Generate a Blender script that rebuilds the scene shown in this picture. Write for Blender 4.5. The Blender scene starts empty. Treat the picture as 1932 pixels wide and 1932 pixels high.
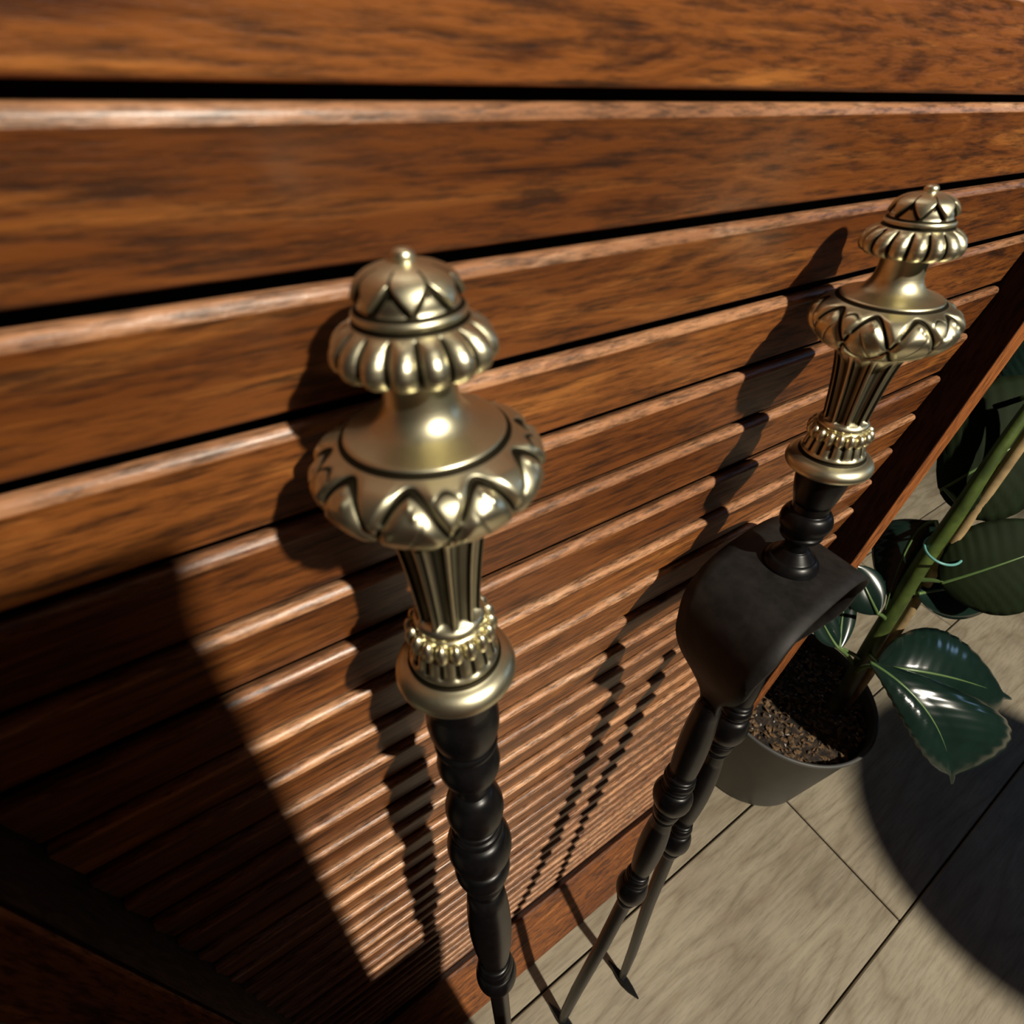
import bpy, bmesh, math, random
import numpy as np
from mathutils import Vector, Matrix
random.seed(7)
PI = math.pi
# ------------------------------------------------------------------ units: everything below is laid out in
# "u" (1 u = 9 cm); x runs along the louvred panel, y into it, z up; the eye sits at (0,-1,0), the floor at z = -8
U = 0.09
def W(p):
    return Vector((p[0] * U, p[1] * U, (p[2] + 8.0) * U))
scene = bpy.context.scene
col = scene.collection

# ------------------------------------------------------------------ camera
cd = bpy.data.cameras.new('camera')
cam = bpy.data.objects.new('camera', cd)
col.objects.link(cam)
R = Matrix(((0.82658347, 0.33008755, -0.45585302),
            (-0.55754918, 0.59077978, -0.5831965),
            (0.07680284, 0.73622107, 0.67236885)))
cam.matrix_world = Matrix.Translation(W((0, -1, 0))) @ R.to_4x4()
cd.sensor_width = 36.0
cd.lens = 1064.6 / 1932 * 36.0
cd.clip_start = 0.004
cd.clip_end = 20
cd.dof.use_dof = True
cd.dof.focus_distance = 3.4 * U
cd.dof.aperture_fstop = 20.0
scene.camera = cam

# ------------------------------------------------------------------ world, lamps, exposure
w = bpy.data.worlds.new('world')
scene.world = w
w.use_nodes = True
w.node_tree.nodes['Background'].inputs[0].default_value = (0.55, 0.6, 0.7, 1)
w.node_tree.nodes['Background'].inputs[1].default_value = 0.002
scene.view_settings.view_transform = 'Standard'
scene.view_settings.look = 'None'
scene.view_settings.gamma = 1
scene.view_settings.use_curve_mapping = False
scene.view_settings.exposure = 0.0

def lamp(name, kind, loc, energy, color, size=0.03):
    l = bpy.data.lights.new(name, kind)
    l.energy = energy
    l.color = color
    if kind == 'POINT':
        l.shadow_soft_size = size
    o = bpy.data.objects.new(name, l)
    o.location = W(loc)
    col.objects.link(o)
    return o
LAMP = (4.5, -22.0, 21.0)
sp = lamp('ceiling_spot_light', 'SPOT', LAMP, 430.0, (1.0, 0.91, 0.76))
sp.data.shadow_soft_size = 0.045
sp.data.spot_size = math.radians(44)
sp.data.spot_blend = 0.35
sp.rotation_euler = (Vector((3.2, -1.0, -3.0)) - Vector(LAMP)).to_track_quat('-Z', 'Y').to_euler()
wl = lamp('window_light', 'AREA', (24.0, -9.0, 5.0), 1.2, (0.40, 0.64, 1.0))
wl.data.shape = 'RECTANGLE'
wl.data.size = 0.32
wl.data.size_y = 0.48
wl.rotation_euler = (Vector((2, 0, -3)) - Vector((24, -9, 5))).to_track_quat('-Z', 'Y').to_euler()

# ------------------------------------------------------------------ helpers
def tag(o, label=None, cat=None, group=None, kind=None):
    if label: o['label'] = label
    if cat: o['category'] = cat
    if group: o['group'] = group
    if kind: o['kind'] = kind
    return o

def empty(name, loc, label=None, cat=None, group=None):
    o = bpy.data.objects.new(name, None)
    o.empty_display_size = 0.02
    col.objects.link(o)
    o.location = W(loc)
    return tag(o, label, cat, group)

def world_loc(o):
    l = Vector(o.location)
    while o.parent:
        o = o.parent
        l = l + Vector(o.location)
    return l

def make(name, verts, faces, mat, parent=None, origin=None, smooth=False, attrs=None):
    """one mesh object; verts in u, origin in u (its own location)"""
    base = world_loc(parent) if parent else Vector((0, 0, 0))
    org = W(origin) if origin is not None else base
    me = bpy.data.meshes.new(name)
    me.from_pydata([tuple(W(v) - org) for v in verts], [], faces)
    me.update()
    if attrs:
        for k, vals in attrs.items():
            a = me.attributes.new(k, 'FLOAT', 'POINT')
            a.data.foreach_set('value', vals)
    if smooth:
        me.polygons.foreach_set('use_smooth', [True] * len(me.polygons))
    o = bpy.data.objects.new(name, me)
    col.objects.link(o)
    if parent:
        o.parent = parent
    o.location = org - base
    me.materials.append(mat)
    return o

def copy_piece(o, delta_u):
    c = o.copy()
    col.objects.link(c)
    c.location = Vector(o.location) + Vector(delta_u) * U
    return c

def bevel(o, width, seg=2, angle=0.6):
    m = o.modifiers.new('bevel', 'BEVEL')
    m.width = width * U
    m.segments = seg
    m.limit_method = 'ANGLE'
    m.angle_limit = angle
    return o

def box(x0, x1, y0, y1, z0, z1):
    v = [(x, y, z) for z in (z0, z1) for y in (y0, y1) for x in (x0, x1)]
    f = [(0, 2, 3, 1), (4, 5, 7, 6), (0, 1, 5, 4), (2, 6, 7, 3), (0, 4, 6, 2), (1, 3, 7, 5)]
    return v, f

def prism(sec, x0, x1):
    """section in (y,z) swept along x"""
    n = len(sec)
    v = [(x0, y, z) for y, z in sec] + [(x1, y, z) for y, z in sec]
    f = [(i, (i + 1) % n, n + (i + 1) % n, n + i) for i in range(n)]
    f += [tuple(range(n))[::-1], tuple(range(n, 2 * n))]
    return v, f

def frame_of(a):
    a = Vector(a).normalized()
    e1 = a.cross(Vector((0, 1, 0)))
    if e1.length < 1e-3:
        e1 = a.cross(Vector((1, 0, 0)))
    e1.normalize()
    return a, e1, a.cross(e1)

def interp_profile(prof, n):
    """smoothly resample a (t, r) polyline; keeps every point"""
    P = []
    for i in range(len(prof) - 1):
        (t0, r0), (t1, r1) = prof[i], prof[i + 1]
        L = math.hypot(t1 - t0, r1 - r0)
        k = max(1, int(round(L * n)))
        for j in range(k):
            s = j / k
            P.append((t0 + (t1 - t0) * s, r0 + (r1 - r0) * s))
    P.append(prof[-1])
    return P

def chaikin(prof, it=2):
    for _ in range(it):
        q = [prof[0]]
        for i in range(len(prof) - 1):
            a, b = prof[i], prof[i + 1]
            q.append((a[0] * .75 + b[0] * .25, a[1] * .75 + b[1] * .25))
            q.append((a[0] * .25 + b[0] * .75, a[1] * .25 + b[1] * .75))
        q.append(prof[-1])
        prof = q
    return prof

def segs(t0, lst, n=9):
    P, t = [], t0
    for (L, r0, r1, b) in lst:
        for i in range(n + 1):
            q = i / n
            P.append((t + L * q * .999 + .0005 * L, r0 + (r1 - r0) * q + b * math.sin(PI * q) ** .8))
        t += L
    return P

def lathe(name, P0, axis, prof, mat, parent, seg=64, rfun=None, dens=0, cap=True, rot=0.0):
    a, e1, e2 = frame_of(axis)
    P0 = Vector(P0)
    if dens:
        prof = interp_profile(prof, dens)
    verts, pat = [], []
    for (t, r) in prof:
        for k in range(seg):
            th = 2 * PI * k / seg + rot
            dr, p = rfun(th, t, r) if rfun else (0.0, 0.0)
            rr = max(r + dr, 0.0005)
            verts.append(P0 + a * t + (e1 * math.cos(th) + e2 * math.sin(th)) * rr)
            pat.append(p)
    n = len(prof)
    faces = []
    for i in range(n - 1):
        for k in range(seg):
            k2 = (k + 1) % seg
            faces.append((i * seg + k, (i + 1) * seg + k, (i + 1) * seg + k2, i * seg + k2))
    if cap:
        faces.append(tuple(range(seg))[::-1][::-1])
        faces.append(tuple((n - 1) * seg + k for k in range(seg))[::-1])
    o = make(name, verts, faces, mat, parent, smooth=True, attrs={'patina': pat})
    return o

def tube(name, pts, rads, mat, parent, seg=16, smooth_it=2):
    P = [Vector(p) for p in pts]
    Rr = list(rads)
    for _ in range(smooth_it):
        Q, S = [P[0]], [Rr[0]]
        for i in range(len(P) - 1):
            Q += [P[i] * .75 + P[i + 1] * .25, P[i] * .25 + P[i + 1] * .75]
            S += [Rr[i] * .75 + Rr[i + 1] * .25, Rr[i] * .25 + Rr[i + 1] * .75]
        Q.append(P[-1]); S.append(Rr[-1])
        P, Rr = Q, S
    verts, faces = [], []
    prev = None
    for i, p in enumerate(P):
        d = (P[min(i + 1, len(P) - 1)] - P[max(i - 1, 0)]).normalized()
        if prev is None:
            _, e1, e2 = frame_of(d)
        else:
            e1 = (prev - d * prev.dot(d)).normalized()
            e2 = d.cross(e1)
        prev = e1
        for k in range(seg):
            th = 2 * PI * k / seg
            verts.append(p + (e1 * math.cos(th) + e2 * math.sin(th)) * Rr[i])
    for i in range(len(P) - 1):
        for k in range(seg):
            k2 = (k + 1) % seg
            faces.append((i * seg + k, i * seg + k2, (i + 1) * seg + k2, (i + 1) * seg + k))
    faces.append(tuple(range(seg))[::-1])
    faces.append(tuple((len(P) - 1) * seg + k for k in range(seg)))
    return make(name, verts, faces, mat, parent, smooth=True)

# ------------------------------------------------------------------ materials
class NT:
    def __init__(s, name):
        s.m = bpy.data.materials.new(name)
        s.m.use_nodes = True
        s.t = s.m.node_tree
        s.b = s.t.nodes['Principled BSDF']
    def n(s, typ, **kw):
        nd = s.t.nodes.new(typ)
        for k, v in kw.items():
            if k in nd.inputs:
                nd.inputs[k].default_value = v
            else:
                setattr(nd, k, v)
        return nd
    def l(s, a, b):
        s.t.links.new(a, b)
    def ramp(s, fac, stops):
        r = s.n('ShaderNodeValToRGB')
        e = r.color_ramp.elements
        while len(e) < len(stops):
            e.new(0.5)
        for i, (p, c) in enumerate(stops):
            e[i].position = p
            e[i].color = (c[0], c[1], c[2], 1) if not isinstance(c, (int, float)) else (c, c, c, 1)
        s.l(fac, r.inputs[0])
        return r.outputs[0]
    def mix(s, f, a, b, mode='MIX'):
        x = s.n('ShaderNodeMix', data_type='RGBA', blend_type=mode)
        for sock, v in ((x.inputs[0], f), (x.inputs[6], a), (x.inputs[7], b)):
            if hasattr(v, 'links'):
                s.l(v, sock)
            elif isinstance(v, (int, float)):
                sock.default_value = v
            else:
                sock.default_value = (v[0], v[1], v[2], 1)
        return x.outputs[2]
    def coords(s, scale, random_offset=True, rotz=0):
        tc = s.n('ShaderNodeTexCoord')
        mp = s.n('ShaderNodeMapping')
        mp.inputs['Scale'].default_value = scale
        mp.inputs['Rotation'].default_value = (0, 0, rotz)
        if random_offset:
            oi = s.n('ShaderNodeObjectInfo')
            mu = s.n('ShaderNodeVectorMath', operation='SCALE')
            cx = s.n('ShaderNodeCombineXYZ')
            s.l(oi.outputs['Random'], cx.inputs[0]); s.l(oi.outputs['Random'], cx.inputs[1]); s.l(oi.outputs['Random'], cx.inputs[2])
            s.l(cx.outputs[0], mu.inputs[0]); mu.inputs['Scale'].default_value = 37.0
            ad = s.n('ShaderNodeVectorMath', operation='ADD')
            s.l(tc.outputs['Object'], mp.inputs[0])
            s.l(mp.outputs[0], ad.inputs[0]); s.l(mu.outputs[0], ad.inputs[1])
            return ad.outputs[0]
        s.l(tc.outputs['Object'], mp.inputs[0])
        return mp.outputs[0]
    def bump(s, h, strength, dist=0.001):
        b = s.n('ShaderNodeBump')
        b.inputs['Strength'].default_value = strength
        b.inputs['Distance'].default_value = dist
        s.l(h, b.inputs['Height'])
        s.l(b.outputs[0], s.b.inputs['Normal'])

def wood(name, stretch=(1, 1, 1), dark=(0.045, 0.014, 0.007), mid=(0.24, 0.083, 0.02), light=(0.5, 0.205, 0.052), rough=0.34):
    """stained hardwood; the grain runs along the axis whose stretch is small"""
    k = NT(name)
    c = k.coords(stretch)
    n1 = k.n('ShaderNodeTexNoise', Scale=7.0, Detail=6.0, Roughness=0.62)
    n1.inputs['Distortion'].default_value = 1.6
    k.l(c, n1.inputs['Vector'])
    n2 = k.n('ShaderNodeTexNoise', Scale=46.0, Detail=5.0, Roughness=0.7)
    k.l(c, n2.inputs['Vector'])
    n3 = k.n('ShaderNodeTexNoise', Scale=2.2, Detail=2.0, Roughness=0.5)
    k.l(c, n3.inputs['Vector'])
    colr = k.ramp(n1.outputs[0], [(0.3, dark), (0.45, mid), (0.55, mid), (0.74, light)])
    pores = k.ramp(n2.outputs[0], [(0.36, 0.15), (0.55, 1.05)])
    colr = k.mix(0.85, colr, pores, 'MULTIPLY')
    patch = k.ramp(n3.outputs[0], [(0.35, (0.62, 0.55, 0.5)), (0.6, (1.12, 1.1, 1.05))])
    colr = k.mix(1.0, colr, patch, 'MULTIPLY')
    oi = k.n('ShaderNodeObjectInfo')
    tint = k.ramp(oi.outputs['Random'], [(0.0, (0.72, 0.62, 0.55)), (0.5, (1, 0.95, 0.9)), (1.0, (1.25, 1.2, 1.1))])
    colr = k.mix(1.0, colr, tint, 'MULTIPLY')
    k.l(colr, k.b.inputs['Base Color'])
    rr = k.ramp(n2.outputs[0], [(0.3, rough + 0.22), (0.65, rough)])
    k.l(rr, k.b.inputs['Roughness'])
    k.b.inputs['Coat Weight'].default_value = 0.35
    k.b.inputs['Coat Roughness'].default_value = 0.3
    k.bump(n2.outputs[0], 0.5, 0.0006)
    return k.m

SLAT = wood('slat_wood', (1.3, 12, 12))
EDGE = wood('worn_sheen_slat_edge', (2.5, 16, 16), (0.17, 0.08, 0.05), (0.5, 0.27, 0.15), (0.72, 0.48, 0.33), 0.26)  # pale worn wood, brightened further so its glancing sheen is in the colour
STILE = wood('stile_wood', (14, 14, 1.6), (0.06, 0.02, 0.01), (0.26, 0.09, 0.028), (0.46, 0.19, 0.06), rough=0.6)
STILE.node_tree.nodes['Principled BSDF'].inputs['Coat Weight'].default_value = 0.0
STILE.node_tree.nodes['Principled BSDF'].inputs['Specular IOR Level'].default_value = 0.15
RAIL = wood('rail_wood', (1.6, 14, 14), rough=0.4)

def brass_mat(name):
    k = NT(name)
    k.b.inputs['Metallic'].default_value = 1.0
    at = k.n('ShaderNodeAttribute', attribute_name='patina')
    c = k.coords((1, 1, 1), False)
    n = k.n('ShaderNodeTexNoise', Scale=90.0, Detail=4.0, Roughness=0.6)
    k.l(c, n.inputs['Vector'])
    base = k.ramp(n.outputs[0], [(0.3, (0.68, 0.63, 0.42)), (0.7, (0.9, 0.85, 0.62))])
    pf = k.ramp(at.outputs['Fac'], [(0.08, 0.0), (0.5, 1.0)])
    colr = k.mix(pf, base, (0.03, 0.025, 0.015))
    k.l(colr, k.b.inputs['Base Color'])
    r = k.ramp(n.outputs[0], [(0.3, 0.42), (0.7, 0.31)])
    rm = k.mix(pf, r, (0.6, 0.6, 0.6))
    k.l(rm, k.b.inputs['Roughness'])
    k.bump(n.outputs[0], 0.12, 0.0004)
    return k.m
BRASS = brass_mat('aged_brass')

def iron_mat(name, c0=(0.003, 0.003, 0.0035), c1=(0.007, 0.0065, 0.007), rough=0.33):
    k = NT(name)
    c = k.coords((1, 1, 1), False)
    n = k.n('ShaderNodeTexNoise', Scale=160.0, Detail=4.0, Roughness=0.6)
    k.l(c, n.inputs['Vector'])
    k.l(k.ramp(n.outputs[0], [(0.35, c0), (0.7, c1)]), k.b.inputs['Base Color'])
    k.b.inputs['Roughness'].default_value = rough
    k.b.inputs['Specular IOR Level'].default_value = 0.3
    k.bump(n.outputs[0], 0.1, 0.0003)
    return k.m
IRON = iron_mat('black_iron')
PLATE = iron_mat('matt_black_plate', (0.008, 0.0075, 0.007), (0.02, 0.018, 0.017), 0.6)

def floor_mat():
    k = NT('oak_laminate')
    c = k.coords((1.0, 1.0, 1.0))
    # cathedral figure: distorted rings stretched along the plank, plus fine grain streaks
    st = k.n('ShaderNodeMapping'); st.inputs['Scale'].default_value = (1.3, 7.5, 1)
    k.l(c, st.inputs[0])
    n0 = k.n('ShaderNodeTexNoise', Scale=1.6, Detail=2.5, Roughness=0.5)
    k.l(st.outputs[0], n0.inputs['Vector'])
    mu = k.n('ShaderNodeMath', operation='MULTIPLY'); mu.inputs[1].default_value = 11.0
    k.l(n0.outputs[0], mu.inputs[0])
    fr = k.n('ShaderNodeMath', operation='PINGPONG'); fr.inputs[1].default_value = 0.5
    k.l(mu.outputs[0], fr.inputs[0])
    st2 = k.n('ShaderNodeMapping'); st2.inputs['Scale'].default_value = (5.0, 60, 1)
    k.l(c, st2.inputs[0])
    n1 = k.n('ShaderNodeTexNoise', Scale=7.0, Detail=6.0, Roughness=0.72)
    k.l(st2.outputs[0], n1.inputs['Vector'])
    n2 = k.n('ShaderNodeTexNoise', Scale=9.0, Detail=3.0, Roughness=0.6)
    k.l(c, n2.inputs['Vector'])
    base = k.ramp(fr.outputs[0], [(0.0, (0.265, 0.22, 0.155)), (0.12, (0.31, 0.27, 0.195)), (0.5, (0.36, 0.315, 0.235))])
    fine = k.ramp(n1.outputs[0], [(0.32, 0.6), (0.55, 1.05)])
    colr = k.mix(0.75, base, fine, 'MULTIPLY')
    big = k.ramp(n2.outputs[0], [(0.3, (0.8, 0.77, 0.75)), (0.6, (1.06, 1.05, 1.02))])
    colr = k.mix(1.0, colr, big, 'MULTIPLY')
    k.l(colr, k.b.inputs['Base Color'])
    k.b.inputs['Roughness'].default_value = 0.5
    k.bump(n1.outputs[0], 0.3, 0.0005)
    return k.m
FLOOR = floor_mat()

def plain(name, c, rough=0.6, spec=0.5, noise=0.12, scale=40):
    k = NT(name)
    v = k.coords((1, 1, 1), False)
    n = k.n('ShaderNodeTexNoise', Scale=float(scale), Detail=4.0)
    k.l(v, n.inputs['Vector'])
    lo = tuple(x * (1 - noise) for x in c); hi = tuple(min(1, x * (1 + noise)) for x in c)
    k.l(k.ramp(n.outputs[0], [(0.3, lo), (0.7, hi)]), k.b.inputs['Base Color'])
    k.b.inputs['Roughness'].default_value = rough
    k.b.inputs['Specular IOR Level'].default_value = spec
    return k.m
WALL = plain('cream_plaster', (0.07, 0.065, 0.06), 0.9)
CEIL = plain('white_ceiling', (0.08, 0.078, 0.075), 0.95)
SUBFLOOR = plain('dark_subfloor', (0.02, 0.017, 0.014), 0.9)
POT = plain('dark_grey_plastic', (0.075, 0.075, 0.072), 0.5)
CANE = plain('bamboo_cane', (0.36, 0.25, 0.12), 0.6, noise=0.35, scale=70)
TIE = plain('pale_green_tie', (0.16, 0.42, 0.4), 0.35)
BACKING = plain('dark_backing', (0.012, 0.006, 0.004), 0.9)

def leaf_mat(name, c0, c1, rough=0.27):
    k = NT(name)
    v = k.coords((1, 1, 1), True)
    n = k.n('ShaderNodeTexNoise', Scale=30.0, Detail=4.0)
    k.l(v, n.inputs['Vector'])
    k.l(k.ramp(n.outputs[0], [(0.3, c0), (0.7, c1)]), k.b.inputs['Base Color'])
    k.b.inputs['Roughness'].default_value = rough
    k.b.inputs['Coat Weight'].default_value = 0.3
    k.b.inputs['Coat Roughness'].default_value = 0.2
    return k.m
LEAF = leaf_mat('glossy_dark_leaf', (0.006, 0.017, 0.013), (0.012, 0.029, 0.022), 0.2)
LEAFB = leaf_mat('leaf_underside', (0.007, 0.013, 0.004), (0.012, 0.021, 0.006), 0.75)
LEAFB.node_tree.nodes['Principled BSDF'].inputs['Coat Weight'].default_value = 0.0
LEAFB.node_tree.nodes['Principled BSDF'].inputs['Specular IOR Level'].default_value = 0.15
RIB = leaf_mat('leaf_rib', (0.09, 0.16, 0.05), (0.14, 0.23, 0.07), 0.35)
def stem_mat():
    k = NT('green_stem')
    v = k.coords((1, 1, 1), False)
    n = k.n('ShaderNodeTexNoise', Scale=60.0, Detail=4.0)
    k.l(v, n.inputs['Vector'])
    sx = k.n('ShaderNodeSeparateXYZ')
    k.l(v, sx.inputs[0])
    green = k.ramp(n.outputs[0], [(0.3, (0.04, 0.065, 0.012)), (0.7, (0.10, 0.15, 0.028))])
    brown = k.ramp(n.outputs[0], [(0.3, (0.02, 0.014, 0.01)), (0.7, (0.07, 0.05, 0.03))])
    f = k.ramp(sx.outputs[2], [(0.13, 0.0), (0.27, 1.0)])
    k.l(k.mix(f, brown, green), k.b.inputs['Base Color'])
    k.b.inputs['Roughness'].default_value = 0.5
    k.bump(n.outputs[0], 0.4, 0.001)
    return k.m
STEM = stem_mat()
def soil_mat():
    k = NT('bark_soil')
    v = k.coords((1, 1, 1), True)
    n = k.n('ShaderNodeTexNoise', Scale=130.0, Detail=6.0, Roughness=0.7)
    k.l(v, n.inputs['Vector'])
    vo = k.n('ShaderNodeTexVoronoi', Scale=170.0)
    k.l(v, vo.inputs['Vector'])
    a = k.ramp(n.outputs[0], [(0.35, (0.008, 0.006, 0.005)), (0.52, (0.045, 0.028, 0.016)), (0.7, (0.2, 0.12, 0.06))])
    b = k.ramp(vo.outputs['Distance'], [(0.05, 1.25), (0.5, 0.4)])
    k.l(k.mix(0.8, a, b, 'MULTIPLY'), k.b.inputs['Base Color'])
    k.b.inputs['Roughness'].default_value = 0.85
    k.bump(n.outputs[0], 0.9, 0.003)
    return k.m
SOIL = soil_mat()
CHIP_D = plain('bark_chip', (0.13, 0.075, 0.035), 0.8, noise=0.6, scale=120)
CHIP_L = plain('pale_grit', (0.4, 0.36, 0.33), 0.8, noise=0.3, scale=120)

# ------------------------------------------------------------------ the setting
fl = make('floor', *box(-14, 26, -32, 5, -8.4, -8.05), SUBFLOOR)
tag(fl, kind='structure')
GAP = 0.011
rows = [(-12.09, -10.19, [7.0]), (-10.19, -8.29, [1.0]), (-8.29, -6.39, [9.0, -5.4]), (-6.39, -4.49, [4.2]), (-4.49, -2.59, [13.5, -1.2]),
        (-2.59, -0.69, [5.45, -9.1]), (-0.69, 1.21, [10.87, -3.7]), (1.21, 3.11, [7.9]), (3.11, 5.0, [2.0, 15.0])]
for (y0, y1, js) in rows:
    xs = sorted([-14.0] + js + [26.0])
    for a, b in zip(xs[:-1], xs[1:]):
        v, f = box(a + GAP, b - GAP, y0 + GAP, y1 - GAP, -8.1, -8.0)
        o = make('plank', v, f, FLOOR, fl, origin=(a, y0, -8.0))
        bevel(o, 0.012, 1)
def wall(name, v, f, m):
    o = make(name, v, f, m)
    tag(o, kind='structure')
    return o
wall('wall_back', *box(-14, 26, 5.0, 5.6, -8.05, 26), WALL)
wall('wall_left', *box(-14.6, -14, -32, 5.6, -8.05, 26), WALL)
wall('wall_front', *box(-14, 26, -32.6, -32, -8.05, 26), WALL)
wall('wall_right', *box(26, 26.6, -32, 5.6, -8.05, 26), WALL)
wall('ceiling', *box(-14.6, 26.6, -32.6, 5.6, 26, 26.6), CEIL)

# ------------------------------------------------------------------ louvred wooden panel
XL, XR = -0.63, 3.87
FY = -0.193
panel = empty('louvred_panel', (1.7, 0.05, -8.0), 'reddish brown wooden louvred panel with horizontal slats in a narrow frame, behind the fire irons', 'louvred panel')
PITCH, Z0 = 0.2629, -0.138
# slat section: a board tilted so its upper edge stands proud, rounded on both long edges
def slat_section():
    # (y, z) from the nose: narrow edge facing up and out, then the broad face running down and back
    pts = [(0.052, -0.016), (0.024, 0.001), (0.006, 0.001), (-0.005, -0.008), (-0.009, -0.023), (-0.006, -0.034), (0.017, -0.233), (0.025, -0.241), (0.060, -0.238), (0.068, -0.222), (0.060, -0.080)]
    return pts
sec = slat_section()
v, f = prism([(y, z) for y, z in sec], XL - 0.03, XR + 0.03)
first = None
for i in range(-9, 29):
    zz = Z0 - PITCH * i
    if first is None:
        first = make('slat', [(a, b, c + zz) for a, b, c in v], f, SLAT, panel, origin=(1.6, 0.0, zz), smooth=False)
        f0 = zz
        for p in first.data.polygons:
            p.use_smooth = False
        try:
            bevel(first, 0.004, 2, 0.5)
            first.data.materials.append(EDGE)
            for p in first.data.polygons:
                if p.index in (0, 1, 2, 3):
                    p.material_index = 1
        except Exception:
            pass
        c = first
    else:
        c = copy_piece(first, (0, 0, zz - f0))
    jig = random.uniform(-1, 1)
    c.location.y += jig * 0.003 * U
    c.rotation_euler = (jig * 0.012, 0, 0)
sl = bevel(make('stile', *box(XL - 0.24, XL, FY, 0.2, -7.98, 2.4), STILE, panel, origin=(XL, FY, -3)), 0.012)
sr = bevel(make('stile', *box(XR, XR + 0.235, FY, 0.2, -7.98, 2.4), STILE, panel, origin=(XR, FY, -3)), 0.012)
# dark strips added so the inner sides of both stiles carry shade in colour
SHADE_STRIP = wood('painted_shade_wood', (14, 14, 1.6), (0.006, 0.003, 0.002), (0.028, 0.011, 0.008), (0.05, 0.02, 0.012), rough=0.6)
SHADE_STRIP.node_tree.nodes['Principled BSDF'].inputs['Coat Weight'].default_value = 0.0
SHADE_STRIP.node_tree.nodes['Principled BSDF'].inputs['Specular IOR Level'].default_value = 0.2
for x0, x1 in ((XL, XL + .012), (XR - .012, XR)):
    ln = make('shade_strip', *box(x0, x1, FY + .006, 0.13, -7.6, 2.25), SHADE_STRIP, panel, origin=(x0, FY, -3))
    ln['label'] = 'added dark strip painting shade onto the inner side of the frame'
# bottom rail: sloping skirting board
v, f = prism([(0.16, -7.999), (-0.43, -7.999), (-0.435, -7.975), (-0.075, -7.60), (-0.05, -7.60), (-0.05, -7.72), (0.16, -7.72)], XL + 0.001, XR - 0.001)
bevel(make('bottom_rail', v, f, RAIL, panel, origin=(1.6, 0, -7.6)), 0.02)
bevel(make('top_rail', *box(XL + 0.001, XR - 0.001, FY + .02, 0.18, 2.25, 2.4), RAIL, panel, origin=(1.6, 0, 2.3)), 0.012)
make('backing', *box(XL, XR, 0.14, 0.17, -7.8, 2.3), BACKING, panel)

# ------------------------------------------------------------------ brass handle parts shared by the two fire irons
def smoothstep(a, b, x):
    x = min(1, max(0, (x - a) / (b - a)))
    return x * x * (3 - 2 * x)

def finial_cap(P0, a, sc, parent, rot):
    prof = chaikin([(-.385, .001), (-.384, .014), (-.374, .02), (-.366, .016), (-.363, .03), (-.357, .05), (-.345, .067), (-.325, .077),
                    (-.305, .08), (-.301, .09), (-.293, .094), (-.286, .089), (-.283, .092), (-.272, .112), (-.252, .131), (-.230, .136),
                    (-.212, .128), (-.203, .105), (-.2, .06)], 1)
    def rf(th, t, r):
        dr = pt = 0.0
        if -.365 < t < -.304:
            u = (t + .365) / .061
            ph = (th * 8 / (2 * PI)) % 1.0
            tri = abs(ph - .5) * 2            # 0 on the petal axis
            edge = 0.95 - 0.62 * tri
            d = edge - u
            if d > 0:
                dr += 0.012 * smoothstep(0, .14, d) 
            pt = 0.98 * math.exp(-((d + .05) / .11) ** 2)
            if tri > .93 and u > 0.05: pt = max(pt, .8 * (u < .6))
        elif -.282 < t < -.2015:
            g = abs(math.sin(th * 8))
            env = smoothstep(-.282, -.27, t)
            dr = (0.021 * (g ** 0.6) - 0.016) * env
            pt = env * smoothstep(.45, .1, g)
        if -.306 < t < -.3 or -.289 < t < -.282:
            pt = max(pt, .75)
        return dr, pt
    P = [(t * sc, r) for t, r in prof]
    return lathe('finial_cap', P0, a, P, BRASS, parent, 288, lambda th, t, r: rf(th, t / sc, r), 260, rot=rot)

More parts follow.
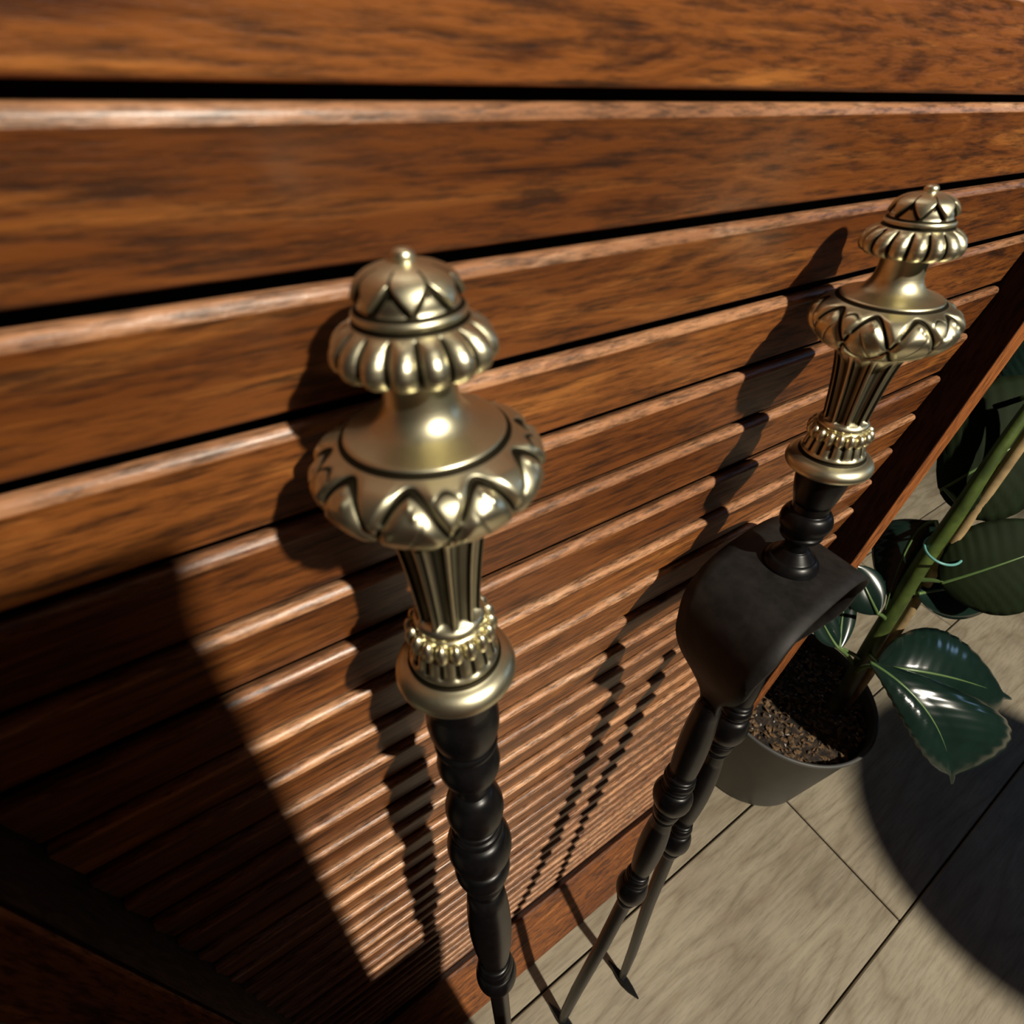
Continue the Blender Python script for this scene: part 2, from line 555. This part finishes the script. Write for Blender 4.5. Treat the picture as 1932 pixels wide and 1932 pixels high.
def handle_bulb(P0, a, sc, parent, rot):
    prof = chaikin([(-.226, .06), (-.218, .07), (-.2, .066), (-.165, .064), (-.13, .07), (-.105, .09), (-.094, .115), (-.088, .136),
                    (-.085, .146), (-.078, .149), (-.073, .158), (-.056, .190), (-.032, .208), (-.008, .213), (.02, .205), (.048, .182), (.072, .145),
                    (.088, .115), (.093, .1)], 2)
    N = 5
    UT = (-.075, -.056, -.032, -.008, .02, .048, .072, .085)
    UU = (0, .12, .243, .358, .493, .66, .87, 1)
    def rf(th, t, r):
        dr = pt = 0.0
        if -.073 < t < .085:
            u = float(np.interp(t, UT, UU))               # 0..1 over the band
            env = smoothstep(0, .1, u) * smoothstep(1, .9, u)
            s1 = .5 + .42 * math.sin(N * th)
            s2 = .5 - .42 * math.sin(N * th)
            s3 = .5 + .42 * math.sin(N * th + PI / 2)
            d1, d2, d3 = u - s1, u - s2, u - s3
            g = math.exp(-(d1 / .036) ** 2) + math.exp(-(d2 / .036) ** 2)
            dome = min(abs(d1), abs(d2))
            dr = env * (0.009 * smoothstep(.03, .2, dome) - 0.010 * min(g, 1.2))
            # leaf mid-veins and little seed beads where the strands cross
            vein = math.exp(-(d3 / .022) ** 2) * smoothstep(.05, .2, dome)
            dr -= env * .0028 * vein
            pt = env * (min(1, g * 1.5) * .97 + .6 * vein)
            q = (N * th / PI) % 1.0
            for qc, uc in ((.0, .5), (1.0, .5), (.12, .66), (.88, .34), (.5, .14), (.5, .88), (.42, .2), (.58, .8)):
                dd = ((q - qc) * PI / N * .2 / .155 * 1.0) ** 2 + (u - uc) ** 2
                b = math.exp(-dd / .0014)
                dr += env * .007 * b
                pt *= (1 - .9 * b)
        elif -.081 < t <= -.073:
            pt = .85
        elif t >= .085:
            pt = .5
        return dr, min(1, max(0, pt))
    P = [(t * sc, r) for t, r in prof]
    return lathe('handle_bulb', P0, a, P, BRASS, parent, 360, lambda th, t, r: rf(th, t / sc, r), 300, rot=rot)

def fluted_grip(P0, a, sc, parent, rot):
    prof = chaikin([(.082, .112), (.092, .117), (.11, .108), (.15, .098), (.22, .088), (.30, .08), (.36, .075), (.382, .074), (.388, .082), (.402, .086), (.412, .08)], 1)
    def rf(th, t, r):
        dr = pt = 0.0
        if .105 < t < .382:
            ph = (th * 10 / (2 * PI)) % 1.0
            x = abs(ph - .5) * 2
            lim = .72
            end = smoothstep(.11, .145, t + .02 * x) * smoothstep(.382, .375, t)
            if x < lim:
                dr = -.017 * end * math.sqrt(1 - (x / lim) ** 2)
                pt = end * .5 * (1 - x / lim) ** .5
            gl = math.exp(-((x - lim) / .1) ** 2) * end
            pt = max(pt, .85 * gl)
            dr -= .003 * gl
        return dr, pt
    P = [(t * sc, r) for t, r in prof]
    return lathe('fluted_grip', P0, a, P, BRASS, parent, 240, lambda th, t, r: rf(th, t / sc, r), 160, rot=rot)

def collar(P0, a, sc, parent, rot):
    prof = chaikin([(.46, .07), (.47, .085), (.495, .086), (.51, .092), (.54, .1), (.565, .104), (.575, .112), (.582, .108), (.59, .112),
                    (.602, .138), (.62, .151), (.64, .154), (.655, .146), (.664, .125), (.668, .1), (.67, .08)], 1)
    def rf(th, t, r):
        dr = pt = 0.0
        if .505 < t < .568:
            g = abs(math.sin(th * 8))
            env = smoothstep(.505, .515, t) * smoothstep(.57, .562, t)
            dr = env * (.008 * g - .007)
            pt = env * smoothstep(.6, .2, g)
        if .578 < t < .592:
            pt = .8
        return dr, pt
    P = [((t - .05) * sc, r) for t, r in prof]
    c = lathe('collar', P0, a, P, BRASS, parent, 240, lambda th, t, r: rf(th, t / sc + .05, r), 200, rot=rot)
    # ring of elongated beads
    av, e1, e2 = frame_of(a)
    NB = 18
    bead0 = None
    ctr = Vector(P0) + av * (.44 * sc)
    for k in range(NB):
        th = 2 * PI * k / NB + rot
        if bead0 is None:
            vs, fs = [], []
            m, n = 10, 12
            d = e1
            for i in range(m + 1):
                ph = PI * i / m
                for j in range(n):
                    q = 2 * PI * j / n
                    vs.append(ctr + d * (.093 + .019 * math.sin(ph) * math.cos(q)) + e2 * (.0155 * math.sin(ph) * math.sin(q)) + av * (.03 * sc * math.cos(ph)))
            for i in range(m):
                for j in range(n):
                    j2 = (j + 1) % n
                    fs.append((i * n + j, (i + 1) * n + j, (i + 1) * n + j2, i * n + j2))
            bead0 = make('bead', vs, fs, BRASS, c, origin=tuple(ctr), smooth=True)
            o = bead0
        else:
            o = bead0.copy()
            col.objects.link(o)
        o.rotation_mode = 'QUATERNION'
        from mathutils import Quaternion
        o.rotation_quaternion = Quaternion(av, th)
    return c

def handle(P0, a, sc, parent, rot):
    finial_cap(P0, a, 1.0, parent, rot)
    handle_bulb(P0, a, 1.0, parent, rot)
    fluted_grip(P0, a, sc, parent, rot)
    collar(P0, a, sc, parent, rot)

# ------------------------------------------------------------------ left fire iron
P0 = Vector((0.390, -0.235, -0.668)); F = Vector((0.66, -1.12, -8.0))
ax = (F - P0).normalized(); LEN = (F - P0).length
poker = empty('fire_iron', tuple(F), 'left fire iron with brass urn handle on one black turned shaft, leaning on the louvres', 'fire iron')
handle(P0, ax, 1.03, poker, 0.2)
prof = [(.60, .05)] + segs(.605, [(.155, .100, .090, -.004), (.175, .090, .086, .015), (.035, .086, .086, .008), (.02, .076, .07, 0), (.18, .07, .060, .032), (.08, .054, .054, -.008),
    (.22, .056, .074, .034), (.03, .078, .078, .007), (.04, .084, .084, .010), (.02, .078, .078, -.004), (.22, .086, .082, .036), (.02, .078, .078, -.002), (.13, .088, .086, .022),
    (.03, .084, .084, .008), (.04, .080, .078, .010), (.08, .074, .070, 0), (1.0, .072, .068, .030), (.04, .076, .080, .008), (.08, .082, .086, .010), (.03, .08, .08, .006),
    (.22, .088, .078, .028), (.04, .08, .076, .009), (.08, .074, .056, 0), (.6, .056, .056, 0)]) + [(5.2, .056), (LEN - .35, .05), (LEN - .05, .028), (LEN - .01, .012)]
lathe('shaft', P0, ax, prof, IRON, poker, 64)

# ------------------------------------------------------------------ fire tongs
P1 = Vector((2.007, -0.243, -0.677)); F1 = Vector((2.3, -1.13, -8.0))
ax1 = (F1 - P1).normalized()
tongs = empty('fire_tongs', (1.85, -1.1, -8.0), 'pair of fire tongs with brass urn handle, curved black spring plate and two turned arms', 'fire tongs')
handle(P1, ax1, .9, tongs, 0.5)
prof = [(.54, .05)] + segs(.55, [(.17, .098, .074, .006), (.04, .072, .07, 0), (.11, .078, .074, .026), (.025, .08, .078, .006), (.03, .066, .05, 0), (.04, .05, .05, -.002),
    (.04, .056, .088, 0), (.075, .09, .106, .018), (.02, .108, .1, 0)])
lathe('neck', P1, ax1, prof, IRON, tongs, 64)
B0 = P1 + ax1 * 1.065
n_ = Vector((-0.1207, -0.9865, 0.1110)); u_ = Vector((-0.9918, 0.1246, 0.0281)); a_ = Vector((-0.048, -0.107, -0.993)).normalized()
# bow spring plate: a lozenge of sheet bent into an arch, narrowing into the two arms
n2 = (n_ - u_ * 0.0).normalized()
path = chaikin([(0.0, 0.0), (.16, 0.005), (.31, .04), (.41, .14), (.44, .28), (.40, .44), (.31, .60), (.24, .75), (.205, .9)], 2)
def hw(h):
    return .245 - (.245 - .215) * smoothstep(.1, .3, h) - (.215 - .055) * smoothstep(.28, .8, h)
full = [(-s, h) for s, h in path[::-1]] + path[1:]
verts, faces = [], []
NWID = 8
for (s, h) in full:
    for j in range(NWID + 1):
        q = -1 + 2 * j / NWID
        w_ = hw(h) * q + 0.2 * s
        verts.append(B0 + a_ * h + n2 * w_ + u_ * s)
M_ = NWID + 1
for i in range(len(full) - 1):
    for j in range(NWID):
        faces.append((i * M_ + j, i * M_ + j + 1, (i + 1) * M_ + j + 1, (i + 1) * M_ + j))
pl = make('spring_plate', verts, faces, PLATE, tongs, smooth=True)
sm = pl.modifiers.new('thick', 'SOLIDIFY'); sm.thickness = 0.022 * U; sm.offset = 0
for p in pl.data.polygons: p.use_smooth = True

def arm(sgn, tip, tprof, foot_dir):
    p0 = B0 + u_ * (sgn * .215) + a_ * .78 + n2 * (0.2 * sgn * .2)
    tip = Vector(tip)
    d = tip - p0
    L = d.length
    mid = p0 + d * .28 + u_ * (-sgn * .075)
    # slightly bowed arm: rings along a bent axis
    rings = tprof(L)
    verts, faces = [], []
    seg = 32
    _, e1, e2 = frame_of(d)
    dn = d.normalized()
    for (t, r) in rings:
        s = t / L
        c = p0 + d * s + u_ * (-sgn * .10 * math.sin(PI * min(1, s * 1.15)) ** 1.0)
        for k in range(seg):
            th = 2 * PI * k / seg
            verts.append(c + (e1 * math.cos(th) + e2 * math.sin(th)) * r)
    for i in range(len(rings) - 1):
        for k in range(seg):
            k2 = (k + 1) % seg
            faces.append((i * seg + k, (i + 1) * seg + k, (i + 1) * seg + k2, i * seg + k2))
    faces.append(tuple(range(seg))); faces.append(tuple((len(rings) - 1) * seg + k for k in range(seg))[::-1])
    o = make('arm', verts, faces, IRON, tongs, smooth=True)
    # leaf shaped gripping foot
    fd = Vector(foot_dir).normalized(); sd = fd.cross(Vector((0, 0, 1))).normalized()
    pr = [(-.2, .004), (-.12, .028), (-.03, .05), (.05, .055), (.14, .04), (.24, .004)]
    vs = []
    for q, ww in pr:
        vs += [tip + fd * q + sd * ww + Vector((0, 0, .0)), tip + fd * q - sd * ww, tip + fd * q + sd * ww * .7 + Vector((0, 0, .035)), tip + fd * q - sd * ww * .7 + Vector((0, 0, .035))]
    fs = []
    for i in range(len(pr) - 1):
        a, b = i * 4, i * 4 + 4
        fs += [(a, a + 1, b + 1, b), (a + 2, b + 2, b + 3, a + 3), (a, b, b + 2, a + 2), (a + 1, a + 3, b + 3, b + 1)]
    fs += [(0, 2, 3, 1), tuple(len(vs) - 4 + q for q in (0, 1, 3, 2))]
    make('foot', vs, fs, IRON, o)
    return o
def armL(L):
    return [(0, .04)] + segs(.01, [(.10, .05, .066, .004), (.60, .066, .074, .012), (.03, .076, .076, .01), (.06, .078, .082, .012), (.03, .078, .078, .008), (.03, .078, .078, .012), (.22, .086, .082, .034),
        (.03, .08, .08, .01), (.10, .078, .066, .01), (.04, .064, .064, .008), (.80, .060, .062, .026), (.03, .066, .066, .01), (.07, .070, .074, .012), (.03, .074, .074, .01),
        (.28, .078, .074, .038), (.03, .072, .072, .01), (.08, .068, .060, .006), (.05, .058, .056, 0)]) + [(3.4, .056), (4.6, .054), (L - .3, .05), (L, .04)]
def armR(L):
    return [(0, .04)] + segs(.01, [(.08, .05, .062, .004), (.27, .062, .066, .008), (.03, .068, .068, .01), (.06, .072, .076, .012), (.03, .072, .072, .01), (.22, .08, .078, .034),
        (.03, .076, .076, .01), (.09, .074, .064, .01), (.04, .062, .062, .008), (.88, .058, .06, .028), (.03, .064, .064, .01), (.07, .068, .072, .012), (.03, .07, .07, .01),
        (.26, .076, .072, .036), (.03, .07, .07, .01), (.08, .066, .058, .006), (.05, .056, .054, 0)]) + [(3.2, .052), (4.6, .048), (L - .3, .042), (L, .032)]
arm(+1, (1.40, -0.985, -7.985), armL, (.25, -1, 0))
arm(-1, (2.17, -1.08, -7.985), armR, (.12, -1, 0))

# ------------------------------------------------------------------ potted rubber plant
plant = empty('potted_rubber_plant', (5.58, -0.09, -8.0), 'young rubber plant with glossy dark leaves in a round dark grey plastic pot', 'potted plant')
PC = (5.58, -0.09)
prof = [(-8.0, .001), (-8.0, .84), (-7.97, .86), (-6.36, 1.02), (-6.34, 1.05), (-6.3, 1.055), (-6.285, 1.045), (-6.285, 1.02), (-6.34, 1.005), (-7.9, .84), (-7.9, .001)]
lathe('pot', (PC[0], PC[1], 0), (0, 0, 1), prof, POT, plant, 96, cap=False)
# soil: lumpy disc
rs = np.random.RandomState(3)
verts, faces = [], []
NR, NS = 22, 72
ph = rs.rand(12) * 6.28
def lump(x, y):
    return (.03 * math.sin(5.1 * x + ph[0]) * math.cos(4.3 * y + ph[1]) + .022 * math.sin(13 * x + ph[2] + 3 * math.sin(5 * y)) * math.sin(11 * y + ph[3])
            + .012 * math.sin(29 * x + ph[4]) * math.sin(31 * y + ph[5]))
for i in range(NR + 1):
    r = .99 * i / NR
    for k in range(NS):
        th = 2 * PI * k / NS
        x, y = PC[0] + r * math.cos(th), PC[1] + r * math.sin(th)
        verts.append((x, y, -6.44 + lump(x, y) - .05 * (i == NR)))
for i in range(NR):
    for k in range(NS):
        k2 = (k + 1) % NS
        faces.append((i * NS + k, (i + 1) * NS + k, (i + 1) * NS + k2, i * NS + k2))
soil = make('soil', verts, faces, SOIL, plant, smooth=True)
def chips(name, n, mat, smin, smax, seed, flat=.4):
    rr = random.Random(seed)
    vs, fs = [], []
    for _ in range(n):
        th = rr.uniform(0, 2 * PI); rad = .96 * math.sqrt(rr.random())
        x, y = PC[0] + rad * math.cos(th), PC[1] + rad * math.sin(th)
        z = -6.435 + lump(x, y)
        s = rr.uniform(smin, smax)
        q = Matrix.Rotation(rr.uniform(0, 6.28), 3, 'Z') @ Matrix.Rotation(rr.uniform(-.7, .7), 3, 'X')
        b = len(vs)
        for (a, c, d) in ((1, 0, 0), (-1, .1, 0), (0, .6, .1), (.1, -.6, 0), (0, 0, flat), (0, 0, -flat)):
            p = q @ Vector((a * s * rr.uniform(.7, 1.3), c * s * rr.uniform(.6, 1.2), d * s))
            vs.append((x + p.x, y + p.y, z + p.z + s * .2))
        fs += [tuple(b + i for i in t) for t in ((0, 2, 4), (2, 1, 4), (1, 3, 4), (3, 0, 4), (2, 0, 5), (1, 2, 5), (3, 1, 5), (0, 3, 5))]
    o = make(name, vs, fs, mat, plant)
    o['kind'] = 'stuff'
    return o
chips('bark_chips', 700, CHIP_D, .02, .06, 5)
chips('grit', 130, CHIP_L, .012, .03, 9, .7)

stem_pts = [(5.88, -.58, -6.5), (6.02, -.53, -6.2), (6.2, -.4, -5.55), (6.3, -.31, -4.87), (6.3, -.23, -4.18), (6.36, -.19, -3.54), (6.5, -.1, -2.9), (6.75, -.02, -2.2)]
stem = tube('stem', stem_pts, [.085, .09, .092, .09, .085, .075, .062, .045], STEM, plant, 20)
off = Vector((.15, -.12, 0.0))
cane = tube('cane', [tuple(Vector(p) + off) for p in ((5.95, -.5, -6.5), (6.06, -.48, -6.1), (6.3, -.31, -4.87), (6.33, -.2, -4.1), (6.45, -.12, -3.3), (6.6, -.02, -2.3))], [.052] * 6, CANE, plant, 12)
rc = Vector((6.39, -.3, -3.98))
tube('tie_ring', [tuple(rc + Vector((.24 * math.cos(a), .18 * math.sin(a), .02 * math.sin(a)))) for a in [2 * PI * i / 24 for i in range(25)]], [.014] * 25, TIE, plant, 8, 1)

def leaf(b, c, t, Rv, Lv, mat, pet=None, power=.62, ripple=.009, tipk=.08, label=None, camber=.12, skew=1.0):
    ripple = ripple * min(1.0, Vector(Rv).length / .55) * (0.0 if Vector(Rv).length < .3 else 1.0)
    b, c, t, Rv, Lv = [Vector(x) for x in (b, c, t, Rv, Lv)]
    NSg, NV = 56, 16
    verts, faces = [], []
    nrm = Rv.cross(t - b).normalized()
    if nrm.z < 0: nrm = -nrm
    mids = []
    for i in range(NSg + 1):
        s = i / NSg
        m = b * (1 - s) ** 2 + c * 2 * s * (1 - s) + t * s * s
        mids.append(m)
        wv = (math.sin(PI * min(1, s / (1 - tipk)) ** skew) if s < 1 - tipk else 0)
        wv = max(wv, 0) ** power
        wv = max(wv, (.075 if s > .9 else .05) * (1.0 - .85 * max(0, (s - .9) / .1)) )
        for j in range(NV + 1):
            v_ = -1 + 2 * j / NV
            side = (Rv if v_ > 0 else Lv)
            p = m + side * (abs(v_) * wv)
            cv = abs(v_)
            p += nrm * (camber * side.length * wv * (math.sin(PI * cv * .9)))
            p += nrm * (ripple * math.sin((s * 26 - cv * 3.2) * PI) * (cv ** .6) * wv)
            verts.append(p)
    Mv = NV + 1
    for i in range(NSg):
        for j in range(NV):
            faces.append((i * Mv + j, i * Mv + j + 1, (i + 1) * Mv + j + 1, (i + 1) * Mv + j))
    o = make('leaf', verts, faces, mat, plant, origin=tuple(b), smooth=True)
    md = o.modifiers.new('thick', 'SOLIDIFY'); md.thickness = .014 * U
    if label: o['label'] = label
    rib = tube('midrib', [tuple(m + nrm * .008) for m in mids[::4]], [.02 - .0155 * i / (len(mids[::4]) - 1) for i in range(len(mids[::4]))], RIB, o, 8, 1)
    if pet:
        tube('petiole', [tuple(Vector(pet)), tuple((Vector(pet) + b) / 2 + Vector((0, 0, .03))), tuple(b + (c - b) * .08)], [.03, .025, .02], RIB, o, 8, 1)
    return o
L_ = [
    ('front', [5.35, -0.56, -4.92], [5.45, -1.3, -4.82], [5.54, -1.8, -5.71], [0.86, -0.42, -0.2], [-0.22, 0.07, -0.14], LEAF, (6.12, -.47, -5.9)),
    ('domed', [5.76, -0.61, -5.28], [6.1, -1.11, -4.96], [7.21, -1.7, -5.68], [0.4, 0.36, 0.14], [0.24, -0.42, -0.8], LEAF, (6.2, -.42, -5.6)),
    ('upper', [6.47, 0.08, -3.46], [6.5, -0.11, -2.93], [7.79, -0.3, -2.44], [0.12, 0.56, 0.42], [0.06, -0.42, -0.47], LEAFB, (6.37, -.19, -3.45)),
    ('top', [7.45, 0.27, -2.78], [7.54, 0.27, -2.41], [7.94, 0.19, -1.91], [0.08, 0.4, 0.1], [0.37, -0.35, -0.35], LEAF, (6.8, 0.0, -2.4)),
    ('leftdark', [6.66, -0.06, -3.89], [6.61, 0.18, -3.94], [6.15, -0.27, -4.87], [-0.08, 0.32, -0.15], [0.09, -0.41, -0.37], LEAF, (6.32, -.2, -3.9)),
    ('right', [6.36, -0.48, -4.31], [6.49, -0.75, -3.86], [7.38, -1.05, -3.52], [0.02, 0.4, 0.22], [0.11, -0.4, -0.42], LEAFB, (6.3, -.26, -4.45)),
    ('under', [6.31, -0.39, -4.56], [6.79, -0.58, -4.48], [7.51, -0.95, -4.68], [0.18, 0.13, 0.09], [-0.01, -0.2, -0.33], LEAF, (6.3, -.28, -4.7)),
    ('curl', [5.96, -0.27, -4.84], [6.09, -0.04, -4.79], [6.02, 0.26, -4.49], [0.2, -0.01, 0.13], [-0.17, 0.12, -0.16], LEAF, (6.28, -.33, -5.1)),
    ('blade', [5.63, -0.21, -5.31], [5.59, -0.09, -5.24], [5.56, 0.3, -4.92], [0.14, 0.03, 0.12], [-0.14, 0.07, -0.03], LEAF, (6.1, -.4, -5.8)),
    ('shade', [5.81, -0.21, -5.49], [6.03, 0.01, -5.3], [6.35, 0.24, -5.04], [0.16, -0.08, 0.04], [-0.15, 0.13, 0.01], LEAF, (6.15, -.43, -5.7)),
]
for (nm, b, c, t, Rv, Lv, m, pet) in L_:
    leaf(b, c, t, Rv, Lv, m, pet, skew=1.35 if nm == 'front' else 1.0, camber=.2 if nm == 'front' else .12)

# ------------------------------------------------------------------ unseen made-up furniture on the viewer's side, added to cast the big shadows
blocker = empty('added_shadow_box', (-1.9, -3.0, -8.0), 'unseen dark wooden box added to cast the shadow on the louvred panel at the left', 'shadow_box')  # made-up box that blocks the lamp at lower left
bevel(make('body', *box(-4.0, .27, -4.2, -1.65, -3.6, .68), STILE, blocker), .03)
bevel(make('top_board', *box(-4.1, .29, -4.3, -1.6, .68, .76), RAIL, blocker), .02)
bevel(make('base', *box(-4.0, .82, -4.2, -1.65, -8.0, -3.6), STILE, blocker), .03)
shadow_disc = empty('added_shadow_disc', (6.96, -8.24, -8.0), 'unseen round wooden disc on one post, added to cast the shadow on the floor', 'shadow_disc')  # made-up disc on a post, added to darken the floor at right
lathe('disc_top', (6.96, -8.24, 0.0), (0, 0, 1), [(-.12, .001), (-.12, 1.5), (-.05, 1.6), (.03, 1.6), (.06, 1.52), (.06, .001)], RAIL, shadow_disc, 64, cap=False)
lathe('post', (6.96, -8.24, 0.0), (0, 0, 1), [(-7.85, .001), (-7.85, .2), (-4, .13), (-.12, .2), (-.12, .001)], STILE, shadow_disc, 32, cap=False)
lathe('base', (6.96, -8.24, 0.0), (0, 0, 1), [(-8.0, .001), (-8.0, .75), (-7.93, .75), (-7.85, .3), (-7.85, .001)], STILE, shadow_disc, 48, cap=False)
